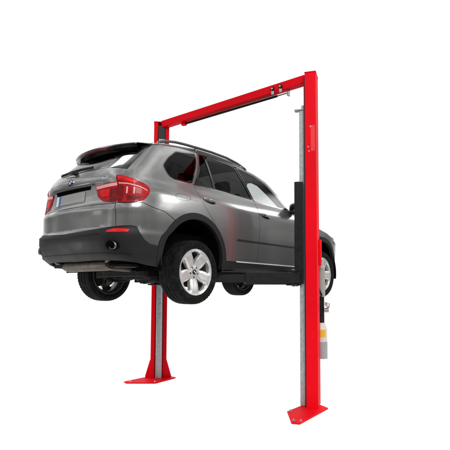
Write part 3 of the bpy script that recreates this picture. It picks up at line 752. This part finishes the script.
# lock-latch stub at the top of the near track, painted patch of light, little fixing screws
G().prism([fN(-.07,D/2+.05),fN(.02,D/2+.05),fN(.02,D/2+.15),fN(-.07,D/2+.15)], 3.862, 3.880).prism([fN(-.05,D/2+.002),fN(.05,D/2+.002),fN(.05,D/2+.06),fN(-.05,D/2+.06)], 3.863, 3.93).obj('latch_stop', M['galv'], colN, LO, bevel=.003)
patch = principled('lit_red_paint', (.80, .014, .02), .45, noise=.05)  # lighter red: light falling on the column, put into the colour
G().prism([fN(-W/2-.0015,-.0575),fN(-W/2-.0005,-.0575),fN(-W/2-.0005,-.004),fN(-W/2-.0015,-.004)], 3.27, 3.62).obj('lit_patch', patch, colN, LO)
fl = lambda z, a, b: (*fN(a, b), z)
for z, bb in ((3.33,.03),(3.27,.02),(3.60,.0)):
    G().cyl(fl(z,-W/2-.006,bb), fl(z,-W/2+.002,bb), .010, n=12).obj('column_screw', M['steel'], colN, LO)
# overhead beam
d = (PF-PN).normalized(); nb = Vector((d.y,-d.x,0)); L = (PF-PN).length
def along(s, off, z): v = PN+d*s+nb*off; return (v.x, v.y, z)
def barbox(g, s0, s1, o0, o1, z0, z1):
    return g.hexa([along(s0,o0,z0),along(s1,o0,z0),along(s1,o1,z0),along(s0,o1,z0),along(s0,o0,z1),along(s1,o0,z1),along(s1,o1,z1),along(s0,o1,z1)])
ZB0, ZB1 = 4.255, 4.372
beam = barbox(G(), .05, L-.05, -.055, .055, ZB0, ZB1).obj('crossbeam', M['red_paint'], lift, LO, bevel=.006)
# padded cut-off bar below the beam, its hinge and switch
G().cyl(along(.56,.03,4.225), along(2.42,.03,4.228), .017, n=16).obj('cutoff_bar', M['black_metal'], beam, LO)
G().cyl(along(.37,.03,4.225), along(.56,.03,4.225), .010, n=12).obj('bar_rod', M['steel'], beam, LO)
barbox(G(), 2.42, 2.50, .0, .06, 4.205, 4.254).obj('bar_hinge', M['red_paint'], beam, LO, bevel=.004)
barbox(G(), .355, .378, .0, .05, 4.175, 4.253).obj('bar_bracket', M['galv'], beam, LO, bevel=.003)
for s in (.565, .43):
    sh = G().lathe_y([(.010,-.010),(.029,-.010),(.031,-.007),(.024,0),(.031,.007),(.029,.010),(.010,.010)], 28)
    # turn the little sheave so that its axle runs across the beam
    c = Vector(along(s, -.075, 4.300)); sh.v = [(c.x+nb.x*v[1]+d.x*v[0], c.y+nb.y*v[1]+d.y*v[0], c.z+v[2]) for v in sh.v]
    o = sh.obj('cable_pulley', M['black_metal'], beam, LO)
    G().cyl(along(s,-.055,4.300), along(s,-.095,4.300), .014, n=14).obj('pulley_bolt', M['steel'], o, LO)
    barbox(G(), s-.012, s+.028, -.0745, -.0585, 4.225, 4.285).obj('pulley_bracket', M['steel'], o, LO, bevel=.003)
# carriages and swing arms
def carriage(f, sgn, z0, z1, col, P):
    g = G().prism([f(*q) for q in [(-.095,D/2+.074),(.095,D/2+.074),(.095,D/2+.150),(-.095,D/2+.150)]], z0, z1)
    c = g.obj('carriage', M['black_metal'], lift, LO, bevel=.008)
    G().prism([f(*q) for q in [(-.112,D/2+.03),(-.097,D/2+.03),(-.097,D/2+.146),(-.112,D/2+.146)]], z0+.02, z1-.01).obj('carriage_cheek', M['black_metal'], c, LO, bevel=.004)
    G().prism([f(*q) for q in [(.097,D/2+.03),(.112,D/2+.03),(.112,D/2+.146),(.097,D/2+.146)]], z0+.02, z1-.01).obj('carriage_cheek', M['black_metal'], c, LO, bevel=.004)
    # arm pivot yoke
    G().prism([f(*q) for q in [(-.20,D/2+.10),(.20,D/2+.10),(.20,D/2+.24),(-.20,D/2+.24)]], z0, z0+.022).prism([f(*q) for q in [(-.20,D/2+.10),(.20,D/2+.10),(.20,D/2+.24),(-.20,D/2+.24)]], z0+.172, z0+.194).obj('arm_yoke', M['black_metal'], c, LO, bevel=.005)
    for k, (a, pad) in enumerate(((-.13, Vector((.52,-sgn*.74,0))), (.13, Vector((2.35,-sgn*.74,0))))):
        x, y = f(a, D/2+.185); A = Vector((x,y,0)); dr = pad-A; Ln = dr.length; dr.normalize(); sd = Vector((-dr.y,dr.x,0))
        def bar(s0, s1, w_, zz0, zz1):
            q = [A+dr*s0-sd*w_, A+dr*s1-sd*w_, A+dr*s1+sd*w_, A+dr*s0+sd*w_]
            return G().hexa([(v.x,v.y,zz0) for v in q]+[(v.x,v.y,zz1) for v in q])
        arm = bar(-.07, Ln*.62, .062, z0+.026, z0+.168).obj('swing_arm', M['black_metal'], lift, LO, bevel=.008)
        bar(Ln*.35, Ln+.02, .045, z0+.042, z0+.140).obj('arm_extension', M['black_metal'], arm, LO, bevel=.006)
        G().cyl((A.x,A.y,z0-.012),(A.x,A.y,z0+.21),.026,n=18).obj('arm_pin', M['steel'], arm, LO)
        zt = BZ+.325-TILT*pad.x
        G().cyl((pad.x,pad.y,z0+.06),(pad.x,pad.y,zt-.03),.030,n=18).cyl((pad.x,pad.y,z0+.142),(pad.x,pad.y,z0+.155),.042,n=18).obj('pad_screw', M['steel'], arm, LO)
        G().cyl((pad.x,pad.y,zt-.03),(pad.x,pad.y,zt),.062,n=24).obj('lift_pad', M['rubber'], arm, LO, bevel=.004)
    return c
cN = carriage(fN, 1, 1.525, 2.885, colN, PN)
cF = carriage(fF, -1, 1.525, 2.885, colF, PF)
# power unit on the outer side of the near column
pu = empty('power_unit', (0,0,0), parent=lift); pu.location = (0,0,0)
def pl_(a, b, z): return (*fN(a+.19, -D/2-b+.118), z)
G().prism([fN(.05,-D/2-.001),fN(.135,-D/2-.001),fN(.135,-D/2-.03),fN(.05,-D/2-.03)], 1.78, 2.12).obj('power_bracket', M['red_paint'], pu, LO, bevel=.006)
cx_, cb_ = .04, .125
G().cyl(pl_(cx_,cb_,1.375), pl_(cx_,cb_,1.745), .054, n=36).cyl(pl_(cx_,cb_,1.745), pl_(cx_,cb_,1.775), .060,.045, n=36).obj('motor', M['motor'], pu, LO, bevel=.006)
G().prism([fN(W/2+.001,-.05),fN(W/2+.06,-.05),fN(W/2+.06,.05),fN(W/2+.001,.05)], 1.10, 1.62).obj('motor_mount', M['black_metal'], pu, LO, bevel=.004)
vb = G().prism([fN(.165,.05),fN(.285,.05),fN(.285,-.075),fN(.165,-.075)], 1.15, 1.32).cyl(pl_(cx_,cb_,1.00), pl_(cx_,cb_,1.375), .040, n=24)
vo = vb.obj('valve_block', M['black_metal'], pu, LO, bevel=.005)
G().cyl(pl_(-.01,.19,1.27), pl_(-.01,.215,1.27), .024, n=16).cyl(pl_(.03,.17,1.20), pl_(.03,.225,1.20), .030, n=16).cyl(pl_(.06,.17,1.28), pl_(.06,.205,1.28), .020, n=16).obj('valve_fitting', M['steel'], vo, LO)
G().tube([pl_(.02,.20,1.22), pl_(.0,.235,1.25), pl_(-.02,.235,1.29)], .009, n=8).obj('release_lever', M['steel'], vo, LO)
tk = G().cyl(pl_(cx_,cb_,.79), pl_(cx_,cb_,.955), .074, n=40).cyl(pl_(cx_,cb_,.955), pl_(cx_,cb_,1.035), .074,.045, n=40).obj('tank', M['tank_white'], pu, LO, bevel=.004)
G().cyl(pl_(cx_,cb_,.575), pl_(cx_,cb_,.79), .076, n=40).obj('tank_lower', M['tank_grey'], tk, LO, bevel=.006)
# filler cap, sticker wrapped on the tank
G().cyl(pl_(cx_-.02,cb_-.045,1.0), pl_(cx_-.02,cb_-.045,1.06), .020, n=18).obj('filler_cap', M['badge_black'], tk, LO)
ct = Vector((*fN(cx_+.19, -D/2-cb_+.118), 0)); st = []
cd = Vector((-3.996,-4.786,0))-ct; a0 = math.atan2(cd.y, cd.x)+R(8)
for i in range(9):
    a = a0-R(38)+R(76)*i/8; st.append([(ct.x+.0755*math.cos(a), ct.y+.0755*math.sin(a), .855), (ct.x+.0755*math.cos(a), ct.y+.0755*math.sin(a), .945)])
G().grid(st).obj('tank_sticker', M['yellow'], tk, LO, sharp=0)
# hose from the valve block to the column
G().tube([pl_(.0,.10,1.33), pl_(-.02,.14,1.40), pl_(-.05,.11,1.48), pl_(-.05,.03,1.52), pl_(-.05,-.005,1.52)], .011, n=10).obj('hose', M['rubber'], pu, LO)

# the near column leans a touch, as in the photograph: shear everything mounted on it
def sheared(o):
    for v in o.data.vertices: v.co.y += .060-.080*v.co.z/4.345
    o.data.update()
def walk(o):
    if o.type == 'MESH' and o.name.split('.')[0] not in ('base_plate', 'anchor_bolt', 'crossbeam'): sheared(o)
    for c in o.children: walk(c)
walk(colN); walk(cN); walk(pu)

# ------------------------------------------------------------------ floor and backdrop (white sheet that glows by itself)
CAMP = Vector((-3.99640,-4.78611,1.56689)); YAW, PIT, ROL = .707157, .11876, -.001839; FPX = 480.540/450
fw = Vector((math.cos(YAW), math.sin(YAW), 0)); rt = Vector((fw.y,-fw.x,0))
def fpnt(a, b): v = Vector((CAMP.x,CAMP.y,0))+fw*a+rt*b; return (v.x, v.y, 0)
m, nt, out = newmat('glowing_white_floor')
e = nt.nodes.new('ShaderNodeEmission'); e.inputs[0].default_value = (1,1,1,1); e.inputs[1].default_value = 1.02  # even glow put into the floor so that no shadows show
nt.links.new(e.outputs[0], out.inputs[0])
fl_ = G().raw([fpnt(2.8,3.2), fpnt(2.8,-3.2), fpnt(80,-62), fpnt(80,62)], [(0,1,2,3)], False).obj('floor', m)
fl_['kind'] = 'structure'

# ------------------------------------------------------------------ world: white backdrop ahead, dim workshop behind and overhead
w = bpy.data.worlds.new('World'); scene.world = w; w.use_nodes = True
nt = w.node_tree; nt.nodes.clear()
N = lambda t, **k: nt.nodes.new(t)
def math_(op, a, b=None, clamp=False):
    n = nt.nodes.new('ShaderNodeMath'); n.operation = op; n.use_clamp = clamp
    for i, v in enumerate((a, b)):
        if v is None: continue
        if isinstance(v, (int, float)): n.inputs[i].default_value = v
        else: nt.links.new(v, n.inputs[i])
    return n.outputs[0]
def ramp(v, a, b, c=0., d=1.):
    n = nt.nodes.new('ShaderNodeMapRange'); n.interpolation_type = 'SMOOTHSTEP'; setin(n, From_Min=a, From_Max=b, To_Min=c, To_Max=d)
    nt.links.new(v, n.inputs['Value']); return n.outputs[0]
tc = N('ShaderNodeTexCoord'); sx = N('ShaderNodeSeparateXYZ'); nt.links.new(tc.outputs['Generated'], sx.inputs[0])
X, Y, Z = sx.outputs
hl_ = math_('MAXIMUM', math_('SQRT', math_('ADD', math_('MULTIPLY', X, X), math_('MULTIPLY', Y, Y))), .02)
ca = math_('DIVIDE', math_('ADD', math_('MULTIPLY', X, fw.x), math_('MULTIPLY', Y, fw.y)), hl_)
sa = math_('DIVIDE', math_('ADD', math_('MULTIPLY', X, rt.x), math_('MULTIPLY', Y, rt.y)), hl_)
mask = math_('MULTIPLY', ramp(ca, WP['c0'], WP['c1']), ramp(Z, .72, .62))
# workshop: walls by height, ceiling with tube lights, floor below
wall = ramp(Z, -.02, .02, WP['floor'], WP['wall'])
high = math_('ADD', ramp(Z, .0, .33, 0., WP['ceil']), ramp(Z, .55, .80, 0., WP['ceil2']))
base = math_('ADD', wall, high)
# made-up bright bars in azimuth, placed to put glints on paint and glass
az = nt.nodes.new('ShaderNodeMath'); az.operation = 'ARCTAN2'; nt.links.new(sa, az.inputs[0]); nt.links.new(ca, az.inputs[1]); az = az.outputs[0]
nz = N('ShaderNodeTexNoise'); setin(nz, Scale=5., Detail=5., Roughness=.65); nt.links.new(tc.outputs['Generated'], nz.inputs['Vector'])
stuff = ramp(nz.outputs['Fac'], .40, .60, .35, 1.6)
base = math_('MULTIPLY', base, stuff)
def bar(c, hw, z0, z1, s):
    dx = math_('ABSOLUTE', math_('SUBTRACT', az, c))
    return math_('MULTIPLY', math_('MULTIPLY', ramp(dx, hw+.02, hw-.02), ramp(Z, z0-.02, z0+.02)), ramp(Z, z1+.02, z1-.02, 0., s))
for b_ in WP['bars']: base = math_('ADD', base, bar(*b_))
# ceiling tubes: planar projection
px_ = math_('DIVIDE', math_('MULTIPLY', ca, hl_), math_('MAXIMUM', Z, .05)); py_ = math_('DIVIDE', math_('MULTIPLY', sa, hl_), math_('MAXIMUM', Z, .05))
fr_ = math_('ABSOLUTE', math_('SUBTRACT', math_('FRACT', math_('MULTIPLY', py_, .8)), .5))
tubes = math_('MULTIPLY', math_('MULTIPLY', ramp(fr_, .10, .05), ramp(Z, .22, .32)), WP['tube'])
base = math_('ADD', base, tubes)
tot = math_('ADD', math_('MULTIPLY', base, math_('SUBTRACT', 1., mask)), math_('MULTIPLY', mask, 1.02))
bg = N('ShaderNodeBackground'); cmb = N('ShaderNodeCombineXYZ')
for i in range(3): nt.links.new(tot, cmb.inputs[i])
nt.links.new(cmb.outputs[0], bg.inputs[0]); bg.inputs[1].default_value = 1.
wo = N('ShaderNodeOutputWorld'); nt.links.new(bg.outputs[0], wo.inputs[0])

# ------------------------------------------------------------------ lamps
def area(name, loc, target, size, power, col=(1,1,1), sy=None):
    l = bpy.data.lights.new(name, 'AREA'); l.energy = power; l.size = size; l.color = col
    if sy: l.shape = 'RECTANGLE'; l.size_y = sy
    o = bpy.data.objects.new(name, l); COL.objects.link(o); o.location = loc
    o.rotation_euler = (Vector(target)-Vector(loc)).to_track_quat('-Z','Y').to_euler(); return o
for a_ in LAMPS: area(*a_)

# ------------------------------------------------------------------ camera
cam = bpy.data.cameras.new('camera'); co = bpy.data.objects.new('camera', cam); COL.objects.link(co); scene.camera = co
cam.sensor_width = 36; cam.sensor_height = 36; cam.sensor_fit = 'HORIZONTAL'; cam.lens = 36*FPX; cam.clip_start = .05; cam.clip_end = 300
dv = Vector((math.cos(YAW)*math.cos(PIT), math.sin(YAW)*math.cos(PIT), math.sin(PIT)))
r_ = dv.cross(Vector((0,0,1))).normalized(); u_ = r_.cross(dv)
Rr = math.cos(ROL)*r_+math.sin(ROL)*u_; Uu = math.cos(ROL)*u_-math.sin(ROL)*r_
mm = Matrix(((Rr.x,Uu.x,-dv.x,CAMP.x),(Rr.y,Uu.y,-dv.y,CAMP.y),(Rr.z,Uu.z,-dv.z,CAMP.z),(0,0,0,1)))
co.matrix_world = mm
scene.view_settings.view_transform = 'Standard'; scene.view_settings.look = 'None'; scene.view_settings.exposure = 0; scene.view_settings.gamma = 1
scene.render.resolution_x = scene.render.resolution_y = 1024
scene.cycles.max_bounces = 10; scene.cycles.transparent_max_bounces = 16
